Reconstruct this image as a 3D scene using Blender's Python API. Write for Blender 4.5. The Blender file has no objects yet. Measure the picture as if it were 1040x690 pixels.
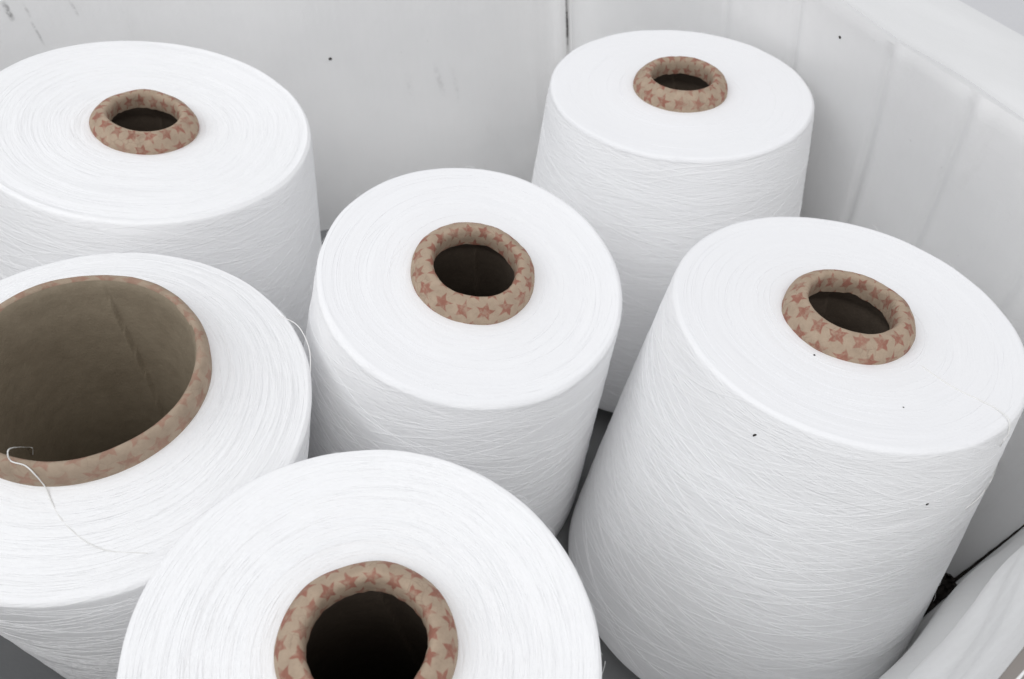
import bpy, math, random
import numpy as np
from mathutils import Vector, Matrix, noise
PI = math.pi
S = bpy.context.scene
COL = S.collection

# ------------------------------------------------------------------ camera
CAM_Z = 0.525
PITCH, ROLL = 0.85817, 0.09754
fwd = Vector((0, math.cos(PITCH), -math.sin(PITCH)))
rt0 = Vector((1, 0, 0)); up0 = rt0.cross(fwd)
rt = math.cos(ROLL) * rt0 + math.sin(ROLL) * up0
up = -math.sin(ROLL) * rt0 + math.cos(ROLL) * up0
cd = bpy.data.cameras.new('camera'); cam = bpy.data.objects.new('camera', cd); COL.objects.link(cam)
M = Matrix((rt, up, -fwd)).transposed().to_4x4(); M.translation = (0, 0, CAM_Z)
cam.matrix_world = M
cd.sensor_width = 36; cd.lens = 911.69 / 1040 * 36; cd.clip_start = 0.01; cd.clip_end = 60
cd.dof.use_dof = True; cd.dof.focus_distance = 0.40; cd.dof.aperture_fstop = 16
S.camera = cam
S.cycles.max_bounces = 16; S.cycles.diffuse_bounces = 10
S.render.resolution_x = 1024; S.render.resolution_y = 679

# ------------------------------------------------------------------ light
S.view_settings.view_transform = 'Standard'; S.view_settings.look = 'None'
S.view_settings.exposure = 0.0; S.view_settings.gamma = 1
w = bpy.data.worlds.new('World'); S.world = w; w.use_nodes = True
w.node_tree.nodes['Background'].inputs[0].default_value = (0.955, 0.967, 1.0, 1)
w.node_tree.nodes['Background'].inputs[1].default_value = 0.74
def area(name, loc, target, sx, sy, power, col):
    l = bpy.data.lights.new(name, 'AREA'); l.shape = 'RECTANGLE'; l.size = sx; l.size_y = sy
    l.energy = power; l.color = col
    o = bpy.data.objects.new(name, l); COL.objects.link(o); o.location = loc
    o.rotation_euler = (Vector(target) - Vector(loc)).to_track_quat('-Z', 'Y').to_euler()
    return o
area('ceiling_lamp', (0.3, -1.7, 3.6), (0.0, 0.3, 0.1), 3.2, 2.2, 33, (1.0, 0.985, 0.965))
area('left_fill', (-2.0, -0.7, 2.4), (0.1, 0.4, 0.1), 1.8, 1.4, 23, (0.96, 0.98, 1.0))  # unseen fill light added on the left to brighten the right wall

# ------------------------------------------------------------------ node helper
class NT:
    def __init__(s, name, rough=0.9, spec=0.2):
        s.m = bpy.data.materials.new(name); s.m.use_nodes = True
        s.t = s.m.node_tree; s.n = s.t.nodes; s.b = s.n['Principled BSDF']
        s.b.inputs['Roughness'].default_value = rough
        s.b.inputs['Specular IOR Level'].default_value = spec
    def put(s, sock, v):
        if hasattr(v, 'links') or isinstance(v, bpy.types.NodeSocket): s.t.links.new(v, sock)
        else:
            try: sock.default_value = v
            except Exception: sock.default_value = (*v, 1)
    def ma(s, op, a, b=0.0, c=0.0, clamp=False):
        n = s.n.new('ShaderNodeMath'); n.operation = op; n.use_clamp = clamp
        s.put(n.inputs[0], a); s.put(n.inputs[1], b); s.put(n.inputs[2], c); return n.outputs[0]
    def vec(s, x, y, z):
        n = s.n.new('ShaderNodeCombineXYZ')
        for i, v in enumerate((x, y, z)): s.put(n.inputs[i], v)
        return n.outputs[0]
    def sep(s, v):
        n = s.n.new('ShaderNodeSeparateXYZ'); s.put(n.inputs[0], v); return n.outputs
    def obj(s):
        return s.n.new('ShaderNodeTexCoord').outputs['Object']
    def noise(s, v, scale, detail=4, rough=0.5, dist=0.0):
        n = s.n.new('ShaderNodeTexNoise'); s.put(n.inputs['Vector'], v); n.inputs['Scale'].default_value = scale
        n.inputs['Detail'].default_value = detail; n.inputs['Roughness'].default_value = rough
        n.inputs['Distortion'].default_value = dist; return n.outputs['Fac']
    def ramp(s, v, a, b, ta=0.0, tb=1.0):
        n = s.n.new('ShaderNodeMapRange'); s.put(n.inputs[0], v); n.inputs[1].default_value = a; n.inputs[2].default_value = b
        n.inputs[3].default_value = ta; n.inputs[4].default_value = tb; n.interpolation_type = 'SMOOTHSTEP'; return n.outputs[0]
    def mix(s, f, a, b):
        n = s.n.new('ShaderNodeMix'); n.data_type = 'RGBA'; s.put(n.inputs[0], f)
        for i, v in ((6, a), (7, b)): s.put(n.inputs[i], (*v, 1) if isinstance(v, tuple) and len(v) == 3 else v)
        return n.outputs[2]
    def fmix(s, f, a, b):
        return s.ma('ADD', s.ma('MULTIPLY', a, s.ma('SUBTRACT', 1.0, f)), s.ma('MULTIPLY', b, f))
    def attr(s, name):
        n = s.n.new('ShaderNodeAttribute'); n.attribute_name = name; return n.outputs['Fac']
    def bump(s, h, strength, dist):
        n = s.n.new('ShaderNodeBump'); s.put(n.inputs['Height'], h); n.inputs['Strength'].default_value = strength
        n.inputs['Distance'].default_value = dist; s.t.links.new(n.outputs[0], s.b.inputs['Normal']); return n
    def color(s, v): s.put(s.b.inputs['Base Color'], (*v, 1) if isinstance(v, tuple) and len(v) == 3 else v)

def yarn_material():
    q = NT('white_spun_yarn', 1.0, 0.05)
    x, y, z = q.sep(q.obj())[:3]
    th = q.ma('ARCTAN2', y, x)
    seed = q.attr('seed')
    r = q.ma('SQRT', q.ma('ADD', q.ma('MULTIPLY', x, x), q.ma('MULTIPLY', y, y)))
    low = q.noise(q.vec(q.ma('MULTIPLY', x, 9.0), q.ma('MULTIPLY', y, 9.0), q.ma('ADD', q.ma('MULTIPLY', z, 14.0), seed)), 1.0, 2)
    def helix(c, sc, amp, off):
        ph = q.ma('ADD', th, q.ma('ADD', q.ma('MULTIPLY', z, c), q.ma('MULTIPLY', low, amp)))
        v = q.vec(q.ma('MULTIPLY', q.ma('COSINE', ph), sc), q.ma('MULTIPLY', q.ma('SINE', ph), sc),
                  q.ma('ADD', q.ma('MULTIPLY', z, 9.0), q.ma('ADD', seed, off)))
        return q.noise(v, 1.0, 4, 0.62)
    h1 = helix(38.0, 15.0, 1.1, 0.0); h2 = helix(-38.0, 15.0, 1.1, 7.0); h3 = helix(95.0, 7.5, 2.2, 13.0); h4 = helix(-95.0, 7.5, 2.2, 23.0)
    crossing = q.ma('MAXIMUM', q.ma('MAXIMUM', h1, h2), q.ma('MAXIMUM', h3, h4))
    fine = q.noise(q.vec(q.ma('MULTIPLY', q.ma('COSINE', th), 2.5), q.ma('MULTIPLY', q.ma('SINE', th), 2.5),
                         q.ma('ADD', q.ma('MULTIPLY', z, 900.0), q.ma('MULTIPLY', low, 30.0))), 1.0, 3, 0.6)
    side_h = q.ma('ADD', crossing, q.ma('MULTIPLY', fine, 0.35))
    rr = q.ma('ADD', q.ma('MULTIPLY', r, 520.0), q.ma('ADD', seed, q.ma('MULTIPLY', low, 9.0)))
    f1 = q.noise(q.vec(q.ma('MULTIPLY', q.ma('COSINE', th), 2.0), q.ma('MULTIPLY', q.ma('SINE', th), 2.0), rr), 1.0, 5, 0.65)
    f2 = q.noise(q.vec(q.ma('MULTIPLY', q.ma('COSINE', th), 1.1), q.ma('MULTIPLY', q.ma('SINE', th), 1.1), q.ma('MULTIPLY', rr, 0.27)), 1.0, 2, 0.5)
    face_h = q.ma('ADD', q.ma('MULTIPLY', f1, 0.55), q.ma('MULTIPLY', f2, 0.75))
    face_h = q.ma('MULTIPLY', face_h, q.attr('loose'))
    sd = q.attr('side')
    h = q.fmix(sd, face_h, side_h)
    fuzz = q.noise(q.obj(), 900.0, 2, 0.6)
    h = q.ma('ADD', h, q.ma('MULTIPLY', fuzz, 0.12))
    q.color(q.mix(q.ramp(h, 0.35, 0.95), (0.885, 0.885, 0.893), (0.94, 0.94, 0.943)))  # grooves between threads slightly darker: their micro-shade put into the colour
    q.bump(h, 0.9, 0.0011)
    return q.m

def paper_material(stars=True, inner=False, dark=False):
    q = NT('printed_kraft_paper' if stars else 'brown_kraft_paper', 0.8, 0.25)
    o = q.obj(); x, y, z = q.sep(o)[:3]
    th = q.ma('ARCTAN2', y, x); arc = q.attr('arc'); seed = q.attr('seed'); rad = q.attr('rad')
    sv = q.vec(q.ma('ADD', x, seed), y, z)
    blot = q.noise(sv, 150.0, 4, 0.6); fib = q.noise(sv, 900.0, 3, 0.7); big = q.noise(sv, 45.0, 3, 0.5)
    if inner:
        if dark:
            base = q.mix(blot, (0.085, 0.066, 0.050), (0.15, 0.118, 0.090))  # narrow tubes: the shade inside the hole put into a darker kraft colour
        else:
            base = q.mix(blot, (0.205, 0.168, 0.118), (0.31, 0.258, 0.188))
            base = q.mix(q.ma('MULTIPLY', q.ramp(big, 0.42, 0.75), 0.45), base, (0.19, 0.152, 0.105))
    else:
        base = q.mix(blot, (0.29, 0.215, 0.155), (0.52, 0.405, 0.30))
    base = q.mix(q.ma('MULTIPLY', q.ramp(fib, 0.5, 0.8), 0.35), base, (0.26, 0.19, 0.14))
    if stars:
        wx = q.ma('MULTIPLY', q.ma('SUBTRACT', q.noise(sv, 160.0, 2), 0.5), 0.30)
        wy = q.ma('MULTIPLY', q.ma('SUBTRACT', q.noise(q.vec(y, x, q.ma('ADD', z, 3.0)), 160.0, 2), 0.5), 0.30)
        U = q.ma('ADD', q.ma('MULTIPLY', q.ma('ADD', q.ma('DIVIDE', th, 2 * PI), 0.5), q.attr('count')), wx)
        V = q.ma('ADD', q.ma('DIVIDE', arc, 0.0098), wy)
        V = q.ma('ADD', V, seed)
        row = q.ma('FLOOR', V)
        U = q.ma('ADD', U, q.ma('MULTIPLY', q.ma('MODULO', row, 2.0), 0.5))
        cu = q.ma('MULTIPLY', q.ma('SUBTRACT', q.ma('FRACT', U), 0.5), 1.12); cv = q.ma('SUBTRACT', q.ma('FRACT', V), 0.5)
        rr = q.ma('SQRT', q.ma('ADD', q.ma('MULTIPLY', cu, cu), q.ma('MULTIPLY', cv, cv)))
        cell = q.ma('ADD', q.ma('FLOOR', U), q.ma('MULTIPLY', row, 7.3))
        rot = q.ma('MULTIPLY', q.ma('SINE', q.ma('MULTIPLY', cell, 12.9)), 0.6)
        a = q.ma('ADD', q.ma('ARCTAN2', cv, cu), q.ma('ADD', rot, 20 * PI))
        k = 2 * PI / 5
        fa = q.ma('ABSOLUTE', q.ma('SUBTRACT', q.ma('MODULO', a, k), k / 2))      # 0 at tip .. 36 deg at valley
        R0, R1 = 0.50, 0.235
        tx, ty = R0, 0.0; vx, vy = R1 * math.cos(k / 2), R1 * math.sin(k / 2)
        nx, ny = (vy - ty), -(vx - tx)
        px = q.ma('MULTIPLY', rr, q.ma('COSINE', fa)); py = q.ma('MULTIPLY', rr, q.ma('SINE', fa))
        dd = q.ma('ADD', q.ma('MULTIPLY', q.ma('SUBTRACT', px, tx), nx), q.ma('MULTIPLY', py, ny))
        inside = q.ramp(dd, 0.012, -0.010)
        inside = q.ma('MULTIPLY', inside, q.ramp(q.noise(sv, 330.0, 3, 0.6), 0.32, 0.58, 0.3, 1.0))
        inside = q.ma('MULTIPLY', inside, q.ramp(q.noise(sv, 50.0, 1), 0.25, 0.5, 0.45, 0.95))
        inside = q.ma('MULTIPLY', inside, q.attr('ink'))
        base = q.mix(q.ma('SUBTRACT', 1.0, q.attr('ink')), base, q.mix(blot, (0.22, 0.172, 0.128), (0.38, 0.305, 0.235)))
        base = q.mix(inside, base, q.mix(blot, (0.20, 0.075, 0.052), (0.36, 0.14, 0.10)))
    if stars:
        # fine dark wrinkles of the pressed paper
        wv = q.n.new('ShaderNodeTexVoronoi'); wv.feature = 'DISTANCE_TO_EDGE'; wv.inputs['Scale'].default_value = 210.0
        q.put(wv.inputs['Vector'], q.vec(q.ma('ADD', x, q.ma('MULTIPLY', blot, 0.004)), q.ma('ADD', y, q.ma('MULTIPLY', fib, 0.0015)), z))
        wr_ = q.ma('MULTIPLY', q.ramp(wv.outputs[0], 0.05, 0.0), q.ramp(q.noise(sv, 55.0, 2), 0.52, 0.66))
        base = q.mix(q.ma('MULTIPLY', wr_, q.ma('MULTIPLY', q.attr('ink'), 0.33)), base, (0.13, 0.08, 0.055))
    q.color(base)
    q.bump(q.ma('ADD', q.ma('MULTIPLY', blot, 1.0), q.ma('MULTIPLY', fib, 0.3)), 0.7, 0.0007)
    return q.m

def board_material(name, c0, c1, dirt=0.0):
    q = NT(name, 0.75, 0.3)
    o = q.obj(); x, y, z = q.sep(o)[:3]
    n1 = q.noise(o, 9.0, 4, 0.55); n2 = q.noise(o, 420.0, 3, 0.65)
    c = q.mix(q.ramp(n1, 0.3, 0.7), c0, c1)
    sm = q.noise(q.vec(q.ma('MULTIPLY', x, 30.0), q.ma('MULTIPLY', y, 30.0), q.ma('MULTIPLY', z, 6.0)), 1.0, 5, 0.7)
    c = q.mix(q.ma('MULTIPLY', q.ramp(sm, 0.58, 0.78), dirt), c, (0.36, 0.33, 0.31))
    sp = q.noise(o, 260.0, 1, 0.5)
    c = q.mix(q.ma('MULTIPLY', q.ramp(sp, 0.80, 0.84), 0.15), c, (0.3, 0.28, 0.26))
    q.color(c)
    u = q.attr('flute')
    fl = q.ma('SINE', q.ma('MULTIPLY', u, 2 * PI / 0.0065))
    q.bump(q.ma('ADD', q.ma('MULTIPLY', fl, 0.035), q.ma('ADD', q.ma('MULTIPLY', n2, 0.35), q.ma('MULTIPLY', q.noise(o, 30.0, 3), 1.5))), 0.35, 0.0012)
    return q.m

YARN = yarn_material()
STAR = paper_material(True); KRAFT = paper_material(False, True); KRAFT_SHADED = paper_material(False, True, True)
BOARD = board_material('white_cardboard', (0.77, 0.768, 0.765), (0.82, 0.817, 0.812), 0.08)
BOARD_EDGE = board_material('white_cardboard_flap', (0.78, 0.78, 0.775), (0.83, 0.83, 0.825), 0.04)
KRAFT_BOARD = board_material('brown_cardboard', (0.20, 0.18, 0.165), (0.27, 0.245, 0.225), 0.3)
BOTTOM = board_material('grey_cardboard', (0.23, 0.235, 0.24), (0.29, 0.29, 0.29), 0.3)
q = NT('concrete', 0.8, 0.3); nn_ = q.noise(q.obj(), 7.0, 5); q.color(q.mix(nn_, (0.60, 0.60, 0.61), (0.68, 0.68, 0.69))); q.bump(q.noise(q.obj(), 150.0, 4), 0.4, 0.001); CONC = q.m
q = NT('dark_lint_and_gap', 0.95, 0.1); q.color(q.mix(q.noise(q.obj(), 300.0, 3), (0.012, 0.011, 0.01), (0.05, 0.042, 0.036))); LINT_GAP = q.m
q = NT('white_thread', 0.9, 0.1); q.color(q.mix(q.noise(q.obj(), 2500.0, 2), (0.78, 0.77, 0.75), (0.9, 0.9, 0.88))); THREAD = q.m

# ------------------------------------------------------------------ mesh helpers
def mesh_obj(name, V, F, mat, parent=None, attrs=None, smooth=True):
    me = bpy.data.meshes.new(name)
    V = np.asarray(V, dtype=np.float64); F = np.asarray(F, dtype=np.int32)
    k = F.shape[1]
    me.vertices.add(len(V)); me.vertices.foreach_set('co', V.ravel())
    me.loops.add(F.size); me.loops.foreach_set('vertex_index', F.ravel())
    me.polygons.add(len(F)); me.polygons.foreach_set('loop_start', np.arange(0, F.size, k, dtype=np.int32))
    me.polygons.foreach_set('loop_total', np.full(len(F), k, dtype=np.int32))
    me.update(calc_edges=True); me.validate()
    for a, val in (attrs or {}).items():
        at = me.attributes.new(a, 'FLOAT', 'POINT')
        at.data.foreach_set('value', np.broadcast_to(np.asarray(val, dtype=np.float32), (len(V),)).copy())
    me.polygons.foreach_set('use_smooth', np.full(len(F), smooth))
    if mat: me.materials.append(mat)
    o = bpy.data.objects.new(name, me); COL.objects.link(o)
    if parent: o.parent = parent
    return o

def lathe_grid(nr, nc):
    i = np.arange(nr - 1)[:, None]; j = np.arange(nc)[None, :]; jn = (j + 1) % nc
    return np.stack([i * nc + j + 0 * jn, i * nc + jn, (i + 1) * nc + jn, (i + 1) * nc + j + 0 * jn], -1).reshape(-1, 4)

def tube_along(P, rad, sides=4):
    """thin closed-section tube along the polyline P (n,3)"""
    P = np.asarray(P, float); n = len(P)
    T = np.gradient(P, axis=0); T /= np.linalg.norm(T, axis=1, keepdims=True) + 1e-12
    ref = np.where(np.abs(T[:, 2:3]) > 0.9, np.array([[1., 0, 0]]), np.array([[0, 0, 1.]]))
    A = np.cross(T, ref); A /= np.linalg.norm(A, axis=1, keepdims=True) + 1e-12; B = np.cross(T, A)
    a = np.arange(sides) * 2 * PI / sides
    rad = np.broadcast_to(np.asarray(rad, float), (n,))
    V = P[:, None] + rad[:, None, None] * (np.cos(a)[None, :, None] * A[:, None] + np.sin(a)[None, :, None] * B[:, None])
    return V.reshape(-1, 3), lathe_grid(n, sides)

def smooth_noise(rng, nth, nrow, kth, krow, seed):
    """periodic smooth field over (row, theta)"""
    out = np.zeros((nrow, nth)); th = np.linspace(0, 2 * PI, nth, endpoint=False)[None, :]; v = np.linspace(0, 1, nrow)[:, None]
    for k in range(14):
        a = rng.integers(1, kth + 1); b = rng.uniform(-krow, krow)
        out += rng.normal() / math.sqrt(a) * np.cos(a * th + 2 * PI * b * v + rng.uniform(0, 2 * PI))
    return out / 6

def empty(name, loc, label, cat, group=None):
    o = bpy.data.objects.new(name, None); COL.objects.link(o); o.location = loc; o.empty_display_size = 0.05
    o['label'] = label; o['category'] = cat
    if group: o['group'] = group
    return o

def build_spool(seed, c, n, R, k, L, dh, label, big_end=False, loose=1.0, s=1.0, star_rot=0.0, strands=170):
    rng = np.random.default_rng(seed)
    n = Vector(n).normalized(); c = Vector(c)
    Lb = L + 0.004
    base = c - n * Lb
    root = empty('yarn_cone', base, label, 'yarn cone', 'white yarn cones packed in the box')
    root.rotation_mode = 'QUATERNION'; root.rotation_quaternion = Vector((0, 0, 1)).rotation_difference(n)
    # local frame: z=0 at the tube's foot, z=Lb at the plane of the yarn face
    Z0 = Lb
    ro = 0.031 * s if not big_end else 0.0535
    NT_ = 360
    # ---- yarn body profile
    fr = 0.0031
    pr, pz, side = [], [], []
    for r in np.linspace(ro - 0.003, R - fr, 26):
        t = (r - ro) / (R - fr - ro)
        pr.append(r); pz.append(dh * (1 - max(t, 0)) ** (1.0 if big_end else 1.6) - 0.0012 * math.sin(PI * min(max(t, 0), 1)) * (0 if big_end else 1)); side.append(0)
    ang_end = PI / 2 + math.atan(k) * 1.0
    for a in np.linspace(0, 1, 9)[1:]:
        pr.append(R - fr + fr * math.sin(a * PI / 2)); pz.append(-fr + fr * math.cos(a * PI / 2)); side.append(min(1, a * 1.3 - 0.3) if a > 0.25 else 0)
    ns = 52
    for t in np.linspace(0, 1, ns + 1)[1:]:
        d = fr + t * (L - 2 * fr)
        bul = 0.0004 * math.sin(PI * t)
        pr.append(R + k * (d - fr * 0.3) + bul); pz.append(-d); side.append(1)
    rb = pr[-1]
    for a in np.linspace(0, 1, 6)[1:]:
        pr.append(rb - fr + fr * math.cos(a * PI / 2)); pz.append(-L + fr - fr * math.sin(a * PI / 2)); side.append(1)
    rin = (ro + 0.105 * L) if not big_end else (ro - 0.125 * L)
    pr.append(rin - 0.003); pz.append(-L); side.append(1)
    pr = np.array(pr); pz = np.array(pz) + Z0; side = np.array(side, float)
    nr = len(pr)
    th = np.linspace(0, 2 * PI, NT_, endpoint=False)
    f1 = smooth_noise(rng, NT_, nr, 5, 1.5, seed) * 0.0011
    f2 = smooth_noise(rng, NT_, nr, 30, 8, seed) * 0.0004
    jit = np.repeat(rng.normal(0, 1, (nr, 1)), NT_, 1) * 0.00010
    tf = np.clip((pr - ro) / 0.01, 0, 1)[:, None]
    disp_r = (f1 + f2 + jit) * side[:, None]
    rimw = np.exp(-((pr - R) / 0.006) ** 2)[:, None]
    disp_r = disp_r + rimw * smooth_noise(rng, NT_, 1, 22, 0, 0) * 0.0006
    disp_z = (rimw * smooth_noise(rng, NT_, 1, 26, 0, 0) * 0.0007 + f1 * 0.7 + f2 * 0.6 * loose + jit * loose) * (1 - side[:, None]) * tf
    Rr = pr[:, None] + disp_r
    V = np.stack([Rr * np.cos(th), Rr * np.sin(th), pz[:, None] + disp_z], -1).reshape(-1, 3)
    F = lathe_grid(nr, NT_)
    Vs = [V]; Fs = [F]; sides = [np.repeat(side, NT_)]; off = len(V)
    # ---- raised strands lying on the side, laid by the traverse at changing angles
    h0 = np.array(-(pz - Z0)); issd = side >= 0.99
    def rad_at(d): return np.interp(d, h0[issd], pr[issd])
    def add_strand(P, r):
        nonlocal off
        v, f = tube_along(P, r, 4); Vs.append(v); Fs.append(f + off); sides.append(np.full(len(v), 1.0)); off += len(v)
    def surf(t_, d):                  # lumpy side surface
        ri = np.interp(d, h0[issd], np.arange(nr)[issd]); j = ((t_ % (2 * PI)) / (2 * PI) * NT_)
        i0 = np.clip(ri.astype(int), 0, nr - 2); j0 = j.astype(int) % NT_; j1 = (j0 + 1) % NT_; fj = j - np.floor(j); fi = ri - i0
        g = Rr
        return (g[i0, j0] * (1 - fj) + g[i0, j1] * fj) * (1 - fi) + (g[i0 + 1, j0] * (1 - fj) + g[i0 + 1, j1] * fj) * fi
    for q_ in range(strands):
        sg = 1 if rng.random() < 0.5 else -1
        alpha = math.radians(rng.choice([13, 16, 19, 9, 24]) + rng.normal(0, 1.5))
        d0 = rng.uniform(fr * 0.8, L * 0.75); span = rng.uniform(0.02, 0.11); d1 = min(L - fr, d0 + span)
        m = int(max(16, (d1 - d0) / math.tan(alpha) / 0.004)); d = np.linspace(d0, d1, m)
        tt = rng.uniform(0, 2 * PI) + sg * np.concatenate([[0], np.cumsum(np.diff(d) / (math.tan(alpha) * rad_at(d[1:])))])
        tt = tt + 0.012 * np.sin(np.linspace(0, rng.uniform(1, 4), m) + rng.uniform(0, 6))
        rs = surf(tt, d) + 0.00001
        taper = np.sin(np.linspace(0.0, PI, m)) ** 0.35
        r_t = rng.uniform(0.00010, 0.00021) * taper + 0.00002
        add_strand(np.stack([rs * np.cos(tt), rs * np.sin(tt), Z0 - d], -1), r_t)
    # ---- loose fibres and slack loops standing off the shoulder
    for q_ in range(130):
        t0 = rng.uniform(0, 2 * PI); m = 9; u_ = np.linspace(0, 1, m); spn = rng.uniform(0.01, 0.075) * rng.choice([-1, 1])
        d0 = rng.uniform(-0.0005, 0.010) if rng.random() < .7 else rng.uniform(0.01, L * .7); lift = rng.uniform(0.0002, 0.0012)
        tt = t0 + spn * u_; d = d0 + rng.normal(0, 0.0015) * u_
        rr_ = np.where(d > fr, rad_at(np.maximum(d, fr)), R - fr * .3) + lift * np.sin(PI * u_ * rng.uniform(.5, 1))
        add_strand(np.stack([rr_ * np.cos(tt), rr_ * np.sin(tt), Z0 - d], -1), 0.00005)
    # ---- strands on the end face: long, nearly concentric arcs
    isf = side < 0.01
    for q_ in range(int(150 * loose)):
        r0 = math.sqrt(rng.uniform((ro + .004) ** 2, (R - fr) ** 2)); span = rng.uniform(0.3, 1.6); m = int(20 + 30 * span)
        tt = rng.uniform(0, 2 * PI) + np.linspace(0, span, m); dr = rng.normal(0, 0.0018)
        rs = np.clip(r0 + np.linspace(0, dr, m), ro + .001, R - fr)
        ri = np.interp(rs, pr[isf], np.arange(nr)[isf]); j0 = ((tt % (2 * PI)) / (2 * PI) * NT_).astype(int) % NT_
        i0 = np.clip(ri.astype(int), 0, nr - 2); fi = ri - i0
        zz = (pz[i0] + disp_z[i0, j0]) * (1 - fi) + (pz[i0 + 1] + disp_z[i0 + 1, j0]) * fi
        zz = np.convolve(np.pad(zz, 3, mode='edge'), np.ones(7) / 7, 'valid')
        v, f = tube_along(np.stack([rs * np.cos(tt), rs * np.sin(tt), zz - 0.00002], -1), rng.uniform(0.00010, 0.00017) * np.sin(np.linspace(0, PI, m)) ** .4 + 1e-5, 4)
        Vs.append(v); Fs.append(f + off); sides.append(np.zeros(len(v))); off += len(v)
    mesh_obj('yarn_winding', np.concatenate(Vs), np.concatenate(Fs), YARN, root,
             dict(side=np.concatenate(sides), seed=seed * 3.7, loose=loose))
    # ---- paper tube: printed nose and plain inside
    zc = Z0 + dh
    if not big_end:
        prof = [(ro - .0006, -.020), (ro - .0002, -.006), (ro + .0001, -.001), (ro + .0003, .0018), (ro - .0004, .0042), (ro - .0020, .0066), (ro - .0043, .0086), (ro - .0070, .0098),
                (ro - .0084, .0099), (ro - .0096, .0092), (ro - .0103, .0076), (ro - .0105, .0050), (ro - .0104, .0024), (ro - .0101, -.0006)]
    else:
        prof = [(ro - .003, -.020), (ro - .0010, -.006), (ro - .0004, -.001), (ro, .003), (ro, .0065), (ro - .0008, .0098), (ro - .0022, .0120), (ro - .0038, .0126), (ro - .0052, .0120), (ro - .0058, .0105)]
    P = np.array(prof)
    P[:, 1] = np.where(P[:, 1] > 0, P[:, 1] * (0.86 if big_end else (1.02 if s < 0.96 else 1.10)), P[:, 1])
    # resample
    seg = np.concatenate([[0], np.cumsum(np.hypot(*np.diff(P, axis=0).T))]); u = np.linspace(0, seg[-1], 46)
    pr2 = np.interp(u, seg, P[:, 0]); pz2 = np.interp(u, seg, P[:, 1])
    kern = np.array([1, 2, 3, 2, 1]) / 9.
    sm = lambda a: np.convolve(np.pad(a, 2, mode='edge'), kern, 'valid')
    pr2, pz2 = sm(pr2), sm(pz2)
    NN = 300; th = np.linspace(0, 2 * PI, NN, endpoint=False); m = len(u)
    w1 = smooth_noise(rng, NN, m, 8, 1.0, 0) * 0.0011
    w2 = smooth_noise(rng, NN, m, 34, 2.5, 0) * 0.00042
    amp = np.clip((pz2 + 0.004) / 0.006, 0, 1)[:, None]
    curl = np.clip((u - seg[-1] * 0.62) / (seg[-1] * 0.38), 0, 1)[:, None]       # ragged, creased turn-in
    w3 = smooth_noise(rng, NN, m, 30, 1.0, 0) * 0.0008 * curl
    ragged = (smooth_noise(rng, NN, 1, 38, 0.0, 0) * 0.0014 * curl ** 3)
    Rn = pr2[:, None] + (w1 + w2) * amp + w3 * (1 if not big_end else .5)
    Zn = pz2[:, None] + w1 * 0.5 * amp + (w2 * .8) * amp + ragged * (1 if not big_end else .25)
    V = np.stack([Rn * np.cos(th), Rn * np.sin(th), Zn + zc], -1).reshape(-1, 3)
    circ = 2 * PI * ro
    tube = mesh_obj('paper_tube', V, lathe_grid(m, NN), STAR, root,
             dict(ink=0.52 if big_end else 0.92, arc=np.repeat(u, NN), seed=seed * 1.31 + star_rot, rad=ro, count=round(circ / (0.0118 * (s if not big_end else 1.1)))))
    # inner wall as its own part, with the overlapping glued seam
    if not big_end:
        zi = np.concatenate([np.linspace(.0012, -.010, 6), np.linspace(-.012, -(L + .002 + dh), 30)])
        ri = np.where(zi > -.011, ro - .0101 + (.0012 - zi) / .0112 * .0067, ro - .0034 + 0.105 * (-zi - .011)) - 0.0
        ri[0] = ro - .0097
    else:
        zi = np.concatenate([[.0100, .0090, .007], np.linspace(.003, -(L + .002 + dh), 60)])
        ri = np.interp(zi, [-1, .007, .009, .0100], [0, ro - .0066, ro - .0058, ro - .0050]); ri[2:] = ro - .0066 - 0.125 * (.007 - zi[2:])
    m = len(zi); NN = 480; th = np.linspace(0, 2 * PI, NN, endpoint=False)
    dimple = smooth_noise(rng, NN, m, 4, 1.5, 0) * 0.0009 + smooth_noise(rng, NN, m, 16, 4, 0) * 0.00022
    dep = np.clip((zi[0] - zi) / 0.02, 0, 1)[:, None]
    seam = 1.74 - 1.0 * np.linspace(0, 1, m)[:, None]            # oblique lap joint
    ramp = ((th[None, :] - seam) % (2 * PI)) / (2 * PI)
    lap = np.where(ramp < 0.30, 0.0020 * (1 - ramp / 0.30), 0)
    Ri = ri[:, None] + dimple * dep - lap * dep
    V = np.stack([Ri * np.cos(th), Ri * np.sin(th), np.repeat(zi[:, None], NN, 1) + zc], -1).reshape(-1, 3)
    mesh_obj('tube_lining', V, lathe_grid(m, NN), KRAFT if big_end else KRAFT_SHADED, root, dict(arc=0.0, seed=seed * 2.1, rad=ro, count=1))
    return root

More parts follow.
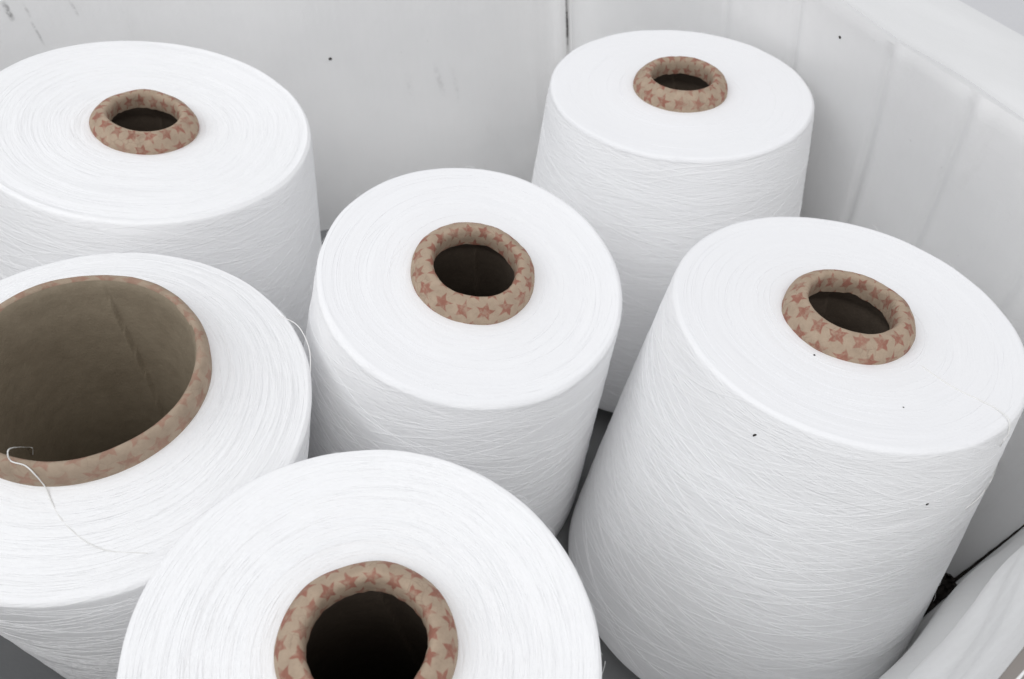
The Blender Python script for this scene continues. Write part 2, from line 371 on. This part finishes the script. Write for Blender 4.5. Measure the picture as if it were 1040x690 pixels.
SPOOLS = {
 'A': dict(s=0.945, c=(-0.2249, 0.4215, 0.1994), n=(0.1318, 0.0931, 0.9869), R=0.0944, k=0.1226, L=0.179, dh=-0.0036, loose=1.35,
           label='yarn cone at the back left, narrow star-printed tube, in front of the seamed wall'),
 'B': dict(s=0.945, c=(0.0893, 0.4927, 0.2099), n=(-0.0586, 0.0841, 0.9947), R=0.082, k=0.1118, L=0.197, dh=-0.0003, loose=0.3,
           label='farthest yarn cone, in the box corner behind the middle cone, smooth flat top'),
 'C': dict(c=(-0.0223, 0.3157, 0.2062), n=(0.1046, -0.075, 0.9917), R=0.0771, k=0.0947, L=0.1915, dh=-0.0005, loose=0.65,
           label='yarn cone in the middle with other cones all round it'),
 'D': dict(s=0.985, strands=280, c=(0.1562, 0.2962, 0.2221), n=(0.0146, 0.1129, 0.9935), R=0.0829, k=0.1128, L=0.2073, dh=-0.0013, loose=0.55,
           label='tall yarn cone by the right wall, black specks and a stray strand on it'),
 'E': dict(c=(-0.1822, 0.226, 0.195), n=(0.037, -0.0062, 0.9993), R=0.0945, k=-0.123, L=0.1885, dh=0.0158, strands=330, loose=1.8, big_end=True,
           label='upside-down yarn cone with a wide open brown tube and a loose thread end'),
 'F': dict(c=(-0.0393, 0.1186, 0.2178), n=(0.0289, -0.023, 0.9993), R=0.0823, k=0.0958, L=0.2101, dh=-0.0001, loose=1.8,
           label='nearest yarn cone, seen almost straight down into its dark narrow tube'),
}
roots = {}
for i, (k_, a) in enumerate(SPOOLS.items()):
    roots[k_] = build_spool(i + 1, star_rot=i * 0.37, **a)

bpy.context.view_layer.update()
# ------------------------------------------------------------------ placing helpers
def ray(px):
    d = rt * (px[0] - 520) - up * (px[1] - 345) + fwd * 911.69
    return d.normalized()
def at(px, z):
    d = ray(px); t = (z - CAM_Z) / d.z; return Vector((d.x * t, d.y * t, z))

# ------------------------------------------------------------------ the cardboard box
ZT = CAM_Z - 0.265
BC_T = at((577, -171), ZT); FC_T = at((1323, 306), ZT)
BC_B = Vector((0.0425, 0.665, 0.0)); FC_B = Vector((0.2951, 0.2784, 0.0))
box = empty('cardboard_box', (0.02, 0.3, 0.0), 'open white cardboard box that holds the yarn cones, creased walls and folded-out flaps', 'box')
OFF = Vector(box.location)
def wall(name, T0, T1, B0, B1, mat, bulge_b=0.0, creases=(), nu=220, nv=70, seed=1, thick=0.0045, shape=None, crease_w=0.0035):
    """double-skinned board from the top edge T0-T1 down to the bottom edge B0-B1; inside face first"""
    T0, T1, B0, B1 = [np.array(v) for v in (T0, T1, B0, B1)]
    u = np.linspace(0, 1, nu)[None, :, None]; v = np.linspace(0, 1, nv)[:, None, None]
    top = T0 + (T1 - T0) * u; bot = B0 + (B1 - B0) * u
    e = T1 - T0; e /= np.linalg.norm(e)
    nrm = np.array([e[1], -e[0], 0.0])
    mid = (T0 + T1) / 2
    if nrm @ (mid - np.array([0.02, 0.32, mid[2]])) < 0: nrm = -nrm          # outward
    P = top + (bot - top) * v
    rng = np.random.default_rng(seed)
    U = u[..., 0]; Vv = v[..., 0]
    D = bulge_b * 4 * U * (1 - U) * Vv
    for k in range(10):
        D = D + rng.normal() * 0.0007 * np.cos(rng.uniform(1, 6) * U * PI + rng.uniform(0, 6)) * np.cos(rng.uniform(0, 5) * Vv * PI + rng.uniform(0, 6))
    D = D * np.clip(U / .06, 0, 1) * np.clip((1 - U) / .06, 0, 1)
    ln = np.linalg.norm(T1 - T0)
    for cu, depth, skew in creases:
        D = D + depth * np.exp(-(((U - cu - skew * Vv) * ln) / crease_w) ** 2) + depth * -0.5 * np.exp(-(((U - cu - skew * Vv) * ln - 0.008) / 0.006) ** 2)
    if shape: D = D + shape(U, Vv)
    D = D * np.clip(Vv / 0.035, 0, 1)
    Pi = P + D[..., None] * nrm
    Po = Pi + nrm * thick
    V = np.concatenate([Pi.reshape(-1, 3), Po.reshape(-1, 3)]) - np.array(OFF)
    i = np.arange(nv - 1)[:, None]; j = np.arange(nu - 1)[None, :]
    q1 = np.stack([i * nu + j, i * nu + j + 1, (i + 1) * nu + j + 1, (i + 1) * nu + j], -1).reshape(-1, 4)
    N = nu * nv; q2 = q1[:, ::-1] + N
    jj = np.arange(nu - 1); top_q = np.stack([jj + 1, jj, jj + N, jj + 1 + N], -1)
    b0 = (nv - 1) * nu; bot_q = np.stack([b0 + jj, b0 + jj + 1, b0 + jj + 1 + N, b0 + jj + N], -1)
    ii = np.arange(nv - 1) * nu
    l_q = np.stack([ii, ii + nu, ii + nu + N, ii + N], -1); r_q = np.stack([ii + nu - 1 + nu, ii + nu - 1, ii + nu - 1 + N, ii + 2 * nu - 1 + N], -1)
    fl = np.concatenate([np.repeat(np.linspace(0, 1, nu)[None] * ln, nv, 0).ravel()] * 2)
    o = mesh_obj(name, V, np.concatenate([q1, q2, top_q, bot_q, l_q, r_q]), mat, box, dict(flute=fl))
    md = o.modifiers.new('edge', 'EDGE_SPLIT'); md.split_angle = math.radians(50)
    return o
L1 = (FC_T - BC_T).length
def tpos(px):
    return (at(px, ZT) - BC_T).dot((FC_T - BC_T).normalized()) / L1
cre = [(tpos((741, -66)), 0.0010, 0), (tpos((813, -20)), 0.0022, 0), (tpos((907, 40)), 0.0024, 0), (tpos((992, 94)), 0.0024, 0), (tpos((1110, 170)), 0.002, 0)]
wr = wall('wall', BC_T, FC_T, BC_B, FC_B, BOARD, 0.062, cre, seed=3, nu=420)
back_dir = Vector((-0.95, -0.31, 0))
BL_T = BC_T + Vector((-0.86, -0.51, 0)) * 0.62; BL_B = BC_B + back_dir * 0.62
wl = wall('wall', BC_T, BL_T, BC_B, BL_B, BOARD, -0.043, [(0.005, 0.006, 0)], seed=7, nu=900, crease_w=0.0016)
front_dir = (at((1040, 657), ZT) - FC_T).normalized()
FL_T = FC_T + front_dir * 0.62; FL_B = FC_B + front_dir * 0.60
def front_shape(U, V):
    return (-0.008 * np.exp(-((V - 0.22 - 0.25 * U) / 0.12) ** 2) + 0.010 * np.exp(-((V - 0.46 + 0.1 * U) / 0.09) ** 2)
            - 0.006 * np.exp(-((V - 0.66 + 0.2 * U) / 0.07) ** 2)
            + 0.0022 * np.sin(38 * U + 9 * V) * V * (1 - V) * 3 + 0.0016 * np.sin(55 * (V + 0.45 * U)) * np.exp(-((V - 0.35) / 0.25) ** 2)
            + 0.0009 * np.sin(140 * V + 60 * U) * np.exp(-((V - 0.2) / 0.10) ** 2)) * np.minimum(1, U / 0.10)
wf = wall('wall', FC_T + front_dir * 0.006, FL_T, FC_B + front_dir * 0.002, FL_B, BOARD_EDGE, 0.0, [], seed=11, shape=front_shape)
wls = wall('wall', BL_T, FL_T, BL_B, FL_B, BOARD, 0.0, [(0.3, 0.001, 0)], seed=13)
# bottom
bot = [BC_B, FC_B, FL_B, BL_B]; cB = sum((Vector(b) for b in bot), Vector()) / 4
ob = [Vector(b) + (Vector(b) - cB).normalized() * 0.06 for b in bot]
V = [(*(b - OFF).xy, 0.0) for b in ob] + [(*(b - OFF).xy, -0.006) for b in ob]
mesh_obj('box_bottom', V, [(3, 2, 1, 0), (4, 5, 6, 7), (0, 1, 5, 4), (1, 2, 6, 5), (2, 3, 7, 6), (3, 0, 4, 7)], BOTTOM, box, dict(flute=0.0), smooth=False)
# folded-out flap along the right wall
def flap(T0, T1, out, drop, width, seed, mat=BOARD_EDGE):
    rng = np.random.default_rng(seed); nu, nv = 160, 24
    T0, T1, out = np.array(T0), np.array(T1), np.array(out)
    u = np.linspace(0, 1, nu)[None, :, None]; v = np.linspace(0, 1, nv)[:, None, None]
    P = T0 + (T1 - T0) * u + out * width * v
    z = 0.0022 * np.exp(-(v / 0.03) ** 2) - drop * v ** 1.15 + 0.0015 * np.sin(7 * u + 2) * v + 0.0008 * np.sin(40 * u) * np.exp(-v / 0.1)
    P = P + z * np.array([0, 0, 1.0]); Q = P - np.array([0, 0, 0.0042])
    V = np.concatenate([P.reshape(-1, 3), Q.reshape(-1, 3)]) - np.array(OFF)
    i = np.arange(nv - 1)[:, None]; j = np.arange(nu - 1)[None, :]
    q1 = np.stack([i * nu + j, i * nu + j + 1, (i + 1) * nu + j + 1, (i + 1) * nu + j], -1).reshape(-1, 4); N = nu * nv
    jj = np.arange(nu - 1); b0 = (nv - 1) * nu; ii = np.arange(nv - 1) * nu
    qs = [q1, q1[:, ::-1] + N, np.stack([jj, jj + 1, jj + 1 + N, jj + N], -1), np.stack([b0 + jj, b0 + jj + 1, b0 + jj + 1 + N, b0 + jj + N], -1),
          np.stack([ii, ii + nu, ii + nu + N, ii + N], -1), np.stack([ii + nu - 1, ii + 2 * nu - 1, ii + 2 * nu - 1 + N, ii + nu - 1 + N], -1)]
    o = mesh_obj('flap', V, np.concatenate(qs), mat, box, dict(flute=0.0))
    md = o.modifiers.new('edge', 'EDGE_SPLIT'); md.split_angle = math.radians(50)
e1 = (FC_T - BC_T).normalized(); outw = Vector((-e1.y, e1.x, 0))
if outw.dot(Vector((1, 1, 0))) < 0: outw = -outw
upz = Vector((0, 0, 0.0005))
flap(BC_T + upz, FC_T + upz, outw, 0.035, 0.145, 5)
fo = Vector((-front_dir.y, front_dir.x, 0))
if fo.dot(Vector((1, -1, 0))) < 0: fo = -fo
flap(FC_T + upz, FL_T + upz, fo, 0.16, 0.24, 6, KRAFT_BOARD)

# ground outside the box
g = mesh_obj('ground', [(-8, -8, -0.012), (8, -8, -0.012), (8, 8, -0.012), (-8, 8, -0.012)], [(0, 1, 2, 3)], CONC, None, smooth=False)
g['kind'] = 'structure'

# ------------------------------------------------------------------ small things
dg = bpy.context.evaluated_depsgraph_get()
def hit(px):
    dg_ = bpy.context.evaluated_depsgraph_get()
    ok, loc, nor, idx, ob_, _ = S.ray_cast(dg_, Vector((0, 0, CAM_Z)), ray(px))
    if ok and nor.dot(ray(px)) > 0: nor = -nor
    return (loc, nor, ob_) if ok else (None, None, None)
def child_mesh(name, V, F, mat, root):
    """V in world space, parented to root without moving"""
    o = mesh_obj(name, V, F, mat, root); o.matrix_parent_inverse = root.matrix_world.inverted(); return o
def speck(px, size, elong, root, ang=0.0, seed=0):
    loc, nor, _ = hit(px)
    if loc is None: return
    rng = np.random.default_rng(seed); n = np.array(nor); a = np.cross(n, [0.3, 0.2, 0.9]); a /= np.linalg.norm(a); b = np.cross(n, a)
    A = math.cos(ang) * a + math.sin(ang) * b; B = -math.sin(ang) * a + math.cos(ang) * b
    V = []; F = []
    m, rr = 8, 4
    for i in range(rr + 1):
        ph = PI / 2 * i / rr
        for j in range(m):
            t = 2 * PI * j / m; k = 1 + rng.uniform(-.25, .25)
            V.append(np.array(loc) + size * math.cos(ph) * k * (math.cos(t) * elong * A + math.sin(t) * B) + n * (size * 0.5 * math.sin(ph) + 0.0001))
    F = lathe_grid(rr + 1, m)
    child_mesh('lint_speck', V, F, LINT_GAP, root)
D = roots['D']
speck((766.5, 442), 0.00045, 2.6, D, 1.2, 1); speck((941.5, 512), 0.0007, 1.1, D, 0, 2); speck((827, 361), 0.0005, 1.1, D, 0, 3); speck((917.5, 414), 0.00035, 1, D, 0, 4)
speck((335.5, 60), 0.0011, 1.2, box, 0, 5); speck((853, 38), 0.0009, 1.0, box, 0, 6)

def catmull(P, m=14):
    P = [np.array(p, float) for p in P]; P = [2 * P[0] - P[1]] + P + [2 * P[-1] - P[-2]]; out = []
    for i in range(1, len(P) - 2):
        for t in np.linspace(0, 1, m, endpoint=False):
            a, b, c, d = P[i - 1:i + 3]
            out.append(0.5 * ((2 * b) + (-a + c) * t + (2 * a - 5 * b + 4 * c - d) * t * t + (-a + 3 * b - 3 * c + d) * t ** 3))
    out.append(P[-2]); return np.array(out)
def on(px, lift, extra=None):
    loc, nor, _ = hit(px)
    return np.array(loc + nor * lift) + (0 if extra is None else np.array(extra))
E_ = roots['E']
# thread end looping over the rim of the wide tube, then lying on the winding
rim_pt = on((45, 488), 0.0008)
path = [on((22, 452), .004), on((17, 456), 0.004)]
P = [on((33, 463), 0.0005, (0, 0.0, 0.001)), on((30, 458), 0.002, (0, 0, 0.002)), on((22, 458), 0.003, (0, 0, 0.002)), on((10, 464), 0.0035), on((12, 469), 0.0012), on((26, 473), 0.0006),
     on((36, 481), 0.0006), on((46, 493), 0.0006), on((53, 511), 0.0003), on((62, 527), 0.0002), on((75, 541), 0.0002), on((92, 553), 0.0002), on((112, 560), 0.0001), on((150, 562), 0.0)]
v, f = tube_along(catmull(P), 0.00028, 6); child_mesh('loose_thread', v, f, THREAD, E_)
P = [on((296, 322), 0.0002), on((301, 327), 0.0008)]
a0 = on((299, 326), 0.0005); 
c_ = np.array(SPOOLS['E']['c'])
def rimpt(px, out, dz):
    """point just outside the winding's rim of cone E at the bearing of pixel px"""
    p = at(px, c_[2]); d = np.array(p) - c_; d[2] = 0; d /= np.linalg.norm(d)
    return c_ + d * (SPOOLS['E']['R'] + out) + np.array([0, 0, dz])
P = [rimpt((290, 315), -0.004, -0.0005), rimpt((301, 326), 0.0008, -.001), rimpt((309, 336), 0.0022, -.002), rimpt((314, 350), 0.0022, -.004), rimpt((317, 366), 0.0005, -.006), rimpt((318, 380), -.0015, -.010)]
v, f = tube_along(catmull(P), 0.00024, 6); child_mesh('loose_thread', v, f, THREAD, E_)
# strand running off the face of the tall cone and down its side
P = [on((936, 372), 0.0), on((950, 382), 0.00015), (on((972, 396), 0.0002)), on((995, 407), 0.0003), on((1013, 417), 0.0004), on((1023, 428), 0.0008), on((1022, 440), 0.0008), on((1015, 451), 0.0008)]
P += [on((1014, 470), 0.0006), on((1006, 485), 0.0008), on((998, 497), 0.0010), on((990, 507), 0.0008), on((980, 517), 0.0002)]
v, f = tube_along(catmull(P), 0.00030, 6); child_mesh('loose_thread', v, f, THREAD, D)

# dark clump of fluff in the corner between the tall cone and the box, plus a strip for the shaded gap
rng = np.random.default_rng(4)
c0 = np.array(at((958, 592), 0.035)); c1 = np.array(at((930, 646), 0.012))
Vs, Fs, off = [], [], 0
for i in range(46):
    t = rng.uniform(0, 1); c = c0 * (1 - t) + c1 * t + rng.normal(0, 0.0022, 3); r = rng.uniform(0.0025, 0.0065) * (1 - 0.4 * t)
    for a in range(5):
        for b in range(8):
            ph = PI * (a + .5) / 5; tt = 2 * PI * b / 8; k = r * rng.uniform(0.7, 1.3)
            Vs.append(c + k * np.array([math.sin(ph) * math.cos(tt), math.sin(ph) * math.sin(tt), math.cos(ph)]))
    Fs.append(lathe_grid(5, 8) + off); off += 40
for i in range(60):
    t = rng.uniform(0, 1); c = c0 * (1 - t) + c1 * t + rng.normal(0, 0.003, 3)
    Q = np.cumsum(rng.normal(0, 0.0016, (8, 3)), 0) + c
    v, f = tube_along(catmull(Q, 4), 0.0002, 4); Vs += list(v); Fs.append(f + off); off += len(v)
CP = [np.array(hit(p)[0]) + np.array((-0.0012, -0.0008, 0.0)) for p in ((966, 592), (984, 579), (1003, 564), (1022, 549), (1038, 536))]  # tapered dark strip standing for the shadow gap where the walls meet
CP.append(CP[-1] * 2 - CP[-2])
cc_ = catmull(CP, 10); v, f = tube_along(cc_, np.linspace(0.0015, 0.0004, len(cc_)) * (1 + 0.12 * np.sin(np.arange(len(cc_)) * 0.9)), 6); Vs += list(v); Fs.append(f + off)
o = mesh_obj('fluff_and_gap_strip', Vs, np.concatenate(Fs), LINT_GAP)
o['label'] = 'dark clump of fluff beside the tall right cone, with a dark strip standing for the shaded gap up the box corner'; o['category'] = 'fluff'

# grey scuffs and the dark corner seam on the wall of the box: thin flat smears following the board
q = NT('scuff_and_seam', 0.9, 0.1); q.color((0.10, 0.095, 0.09))
al = q.ma('MULTIPLY', q.attr('dens'), q.ramp(q.noise(q.obj(), 260.0, 4, 0.7), 0.35, 0.65))
q.put(q.b.inputs['Alpha'], al); SCUFF_SEAM = q.m
def smear(pxs, width, dens, root):
    pts = [hit(p) for p in pxs]
    if any(p[0] is None for p in pts): return
    nor = np.array(pts[0][1]); C = catmull([np.array(p[0]) + nor * 0.0006 for p in pts], 10); n_ = len(C)
    T = np.gradient(C, axis=0); T /= np.linalg.norm(T, axis=1, keepdims=True); W_ = np.cross(T, nor)
    V = []; dn = []
    for i in range(n_):
        e = math.sin(PI * i / (n_ - 1))
        for j in range(5):
            t = (j - 2) / 2; V.append(C[i] + W_[i] * t * width); dn.append(dens * e * (1 - t * t))
    F = [(i * 5 + j, i * 5 + j + 1, (i + 1) * 5 + j + 1, (i + 1) * 5 + j) for i in range(n_ - 1) for j in range(4)]
    o = child_mesh('scuff_and_seam_mark', V, F, SCUFF_SEAM, root)
    at_ = o.data.attributes.new('dens', 'FLOAT', 'POINT'); at_.data.foreach_set('value', np.array(dn, dtype=np.float32))
for pxs, w_, d_ in [([(3, 1), (8, 11), (14, 22)], 0.0022, 0.6), ([(22, 2), (27, 10), (32, 19)], 0.0012, 0.22), ([(31, 21), (38, 33), (47, 49)], 0.0010, 0.35),
                    ([(70, 0), (75, 8), (80, 17)], 0.0012, 0.35), ([(440, 62), (446, 82), (452, 100)], 0.0030, 0.12), ([(458, 66), (463, 88), (466, 104)], 0.0022, 0.10),
                    ([(412, 70), (416, 88), (419, 100)], 0.0030, 0.08), ([(574.5, -14), (575.5, 8), (576.3, 26), (577, 50)], 0.0014, 2.0), ([(561, 20), (562, 50), (563, 80)], 0.0022, 0.10)]:  # the densest smear paints in the dark gap of the corner seam
    smear(pxs, w_, d_, box)
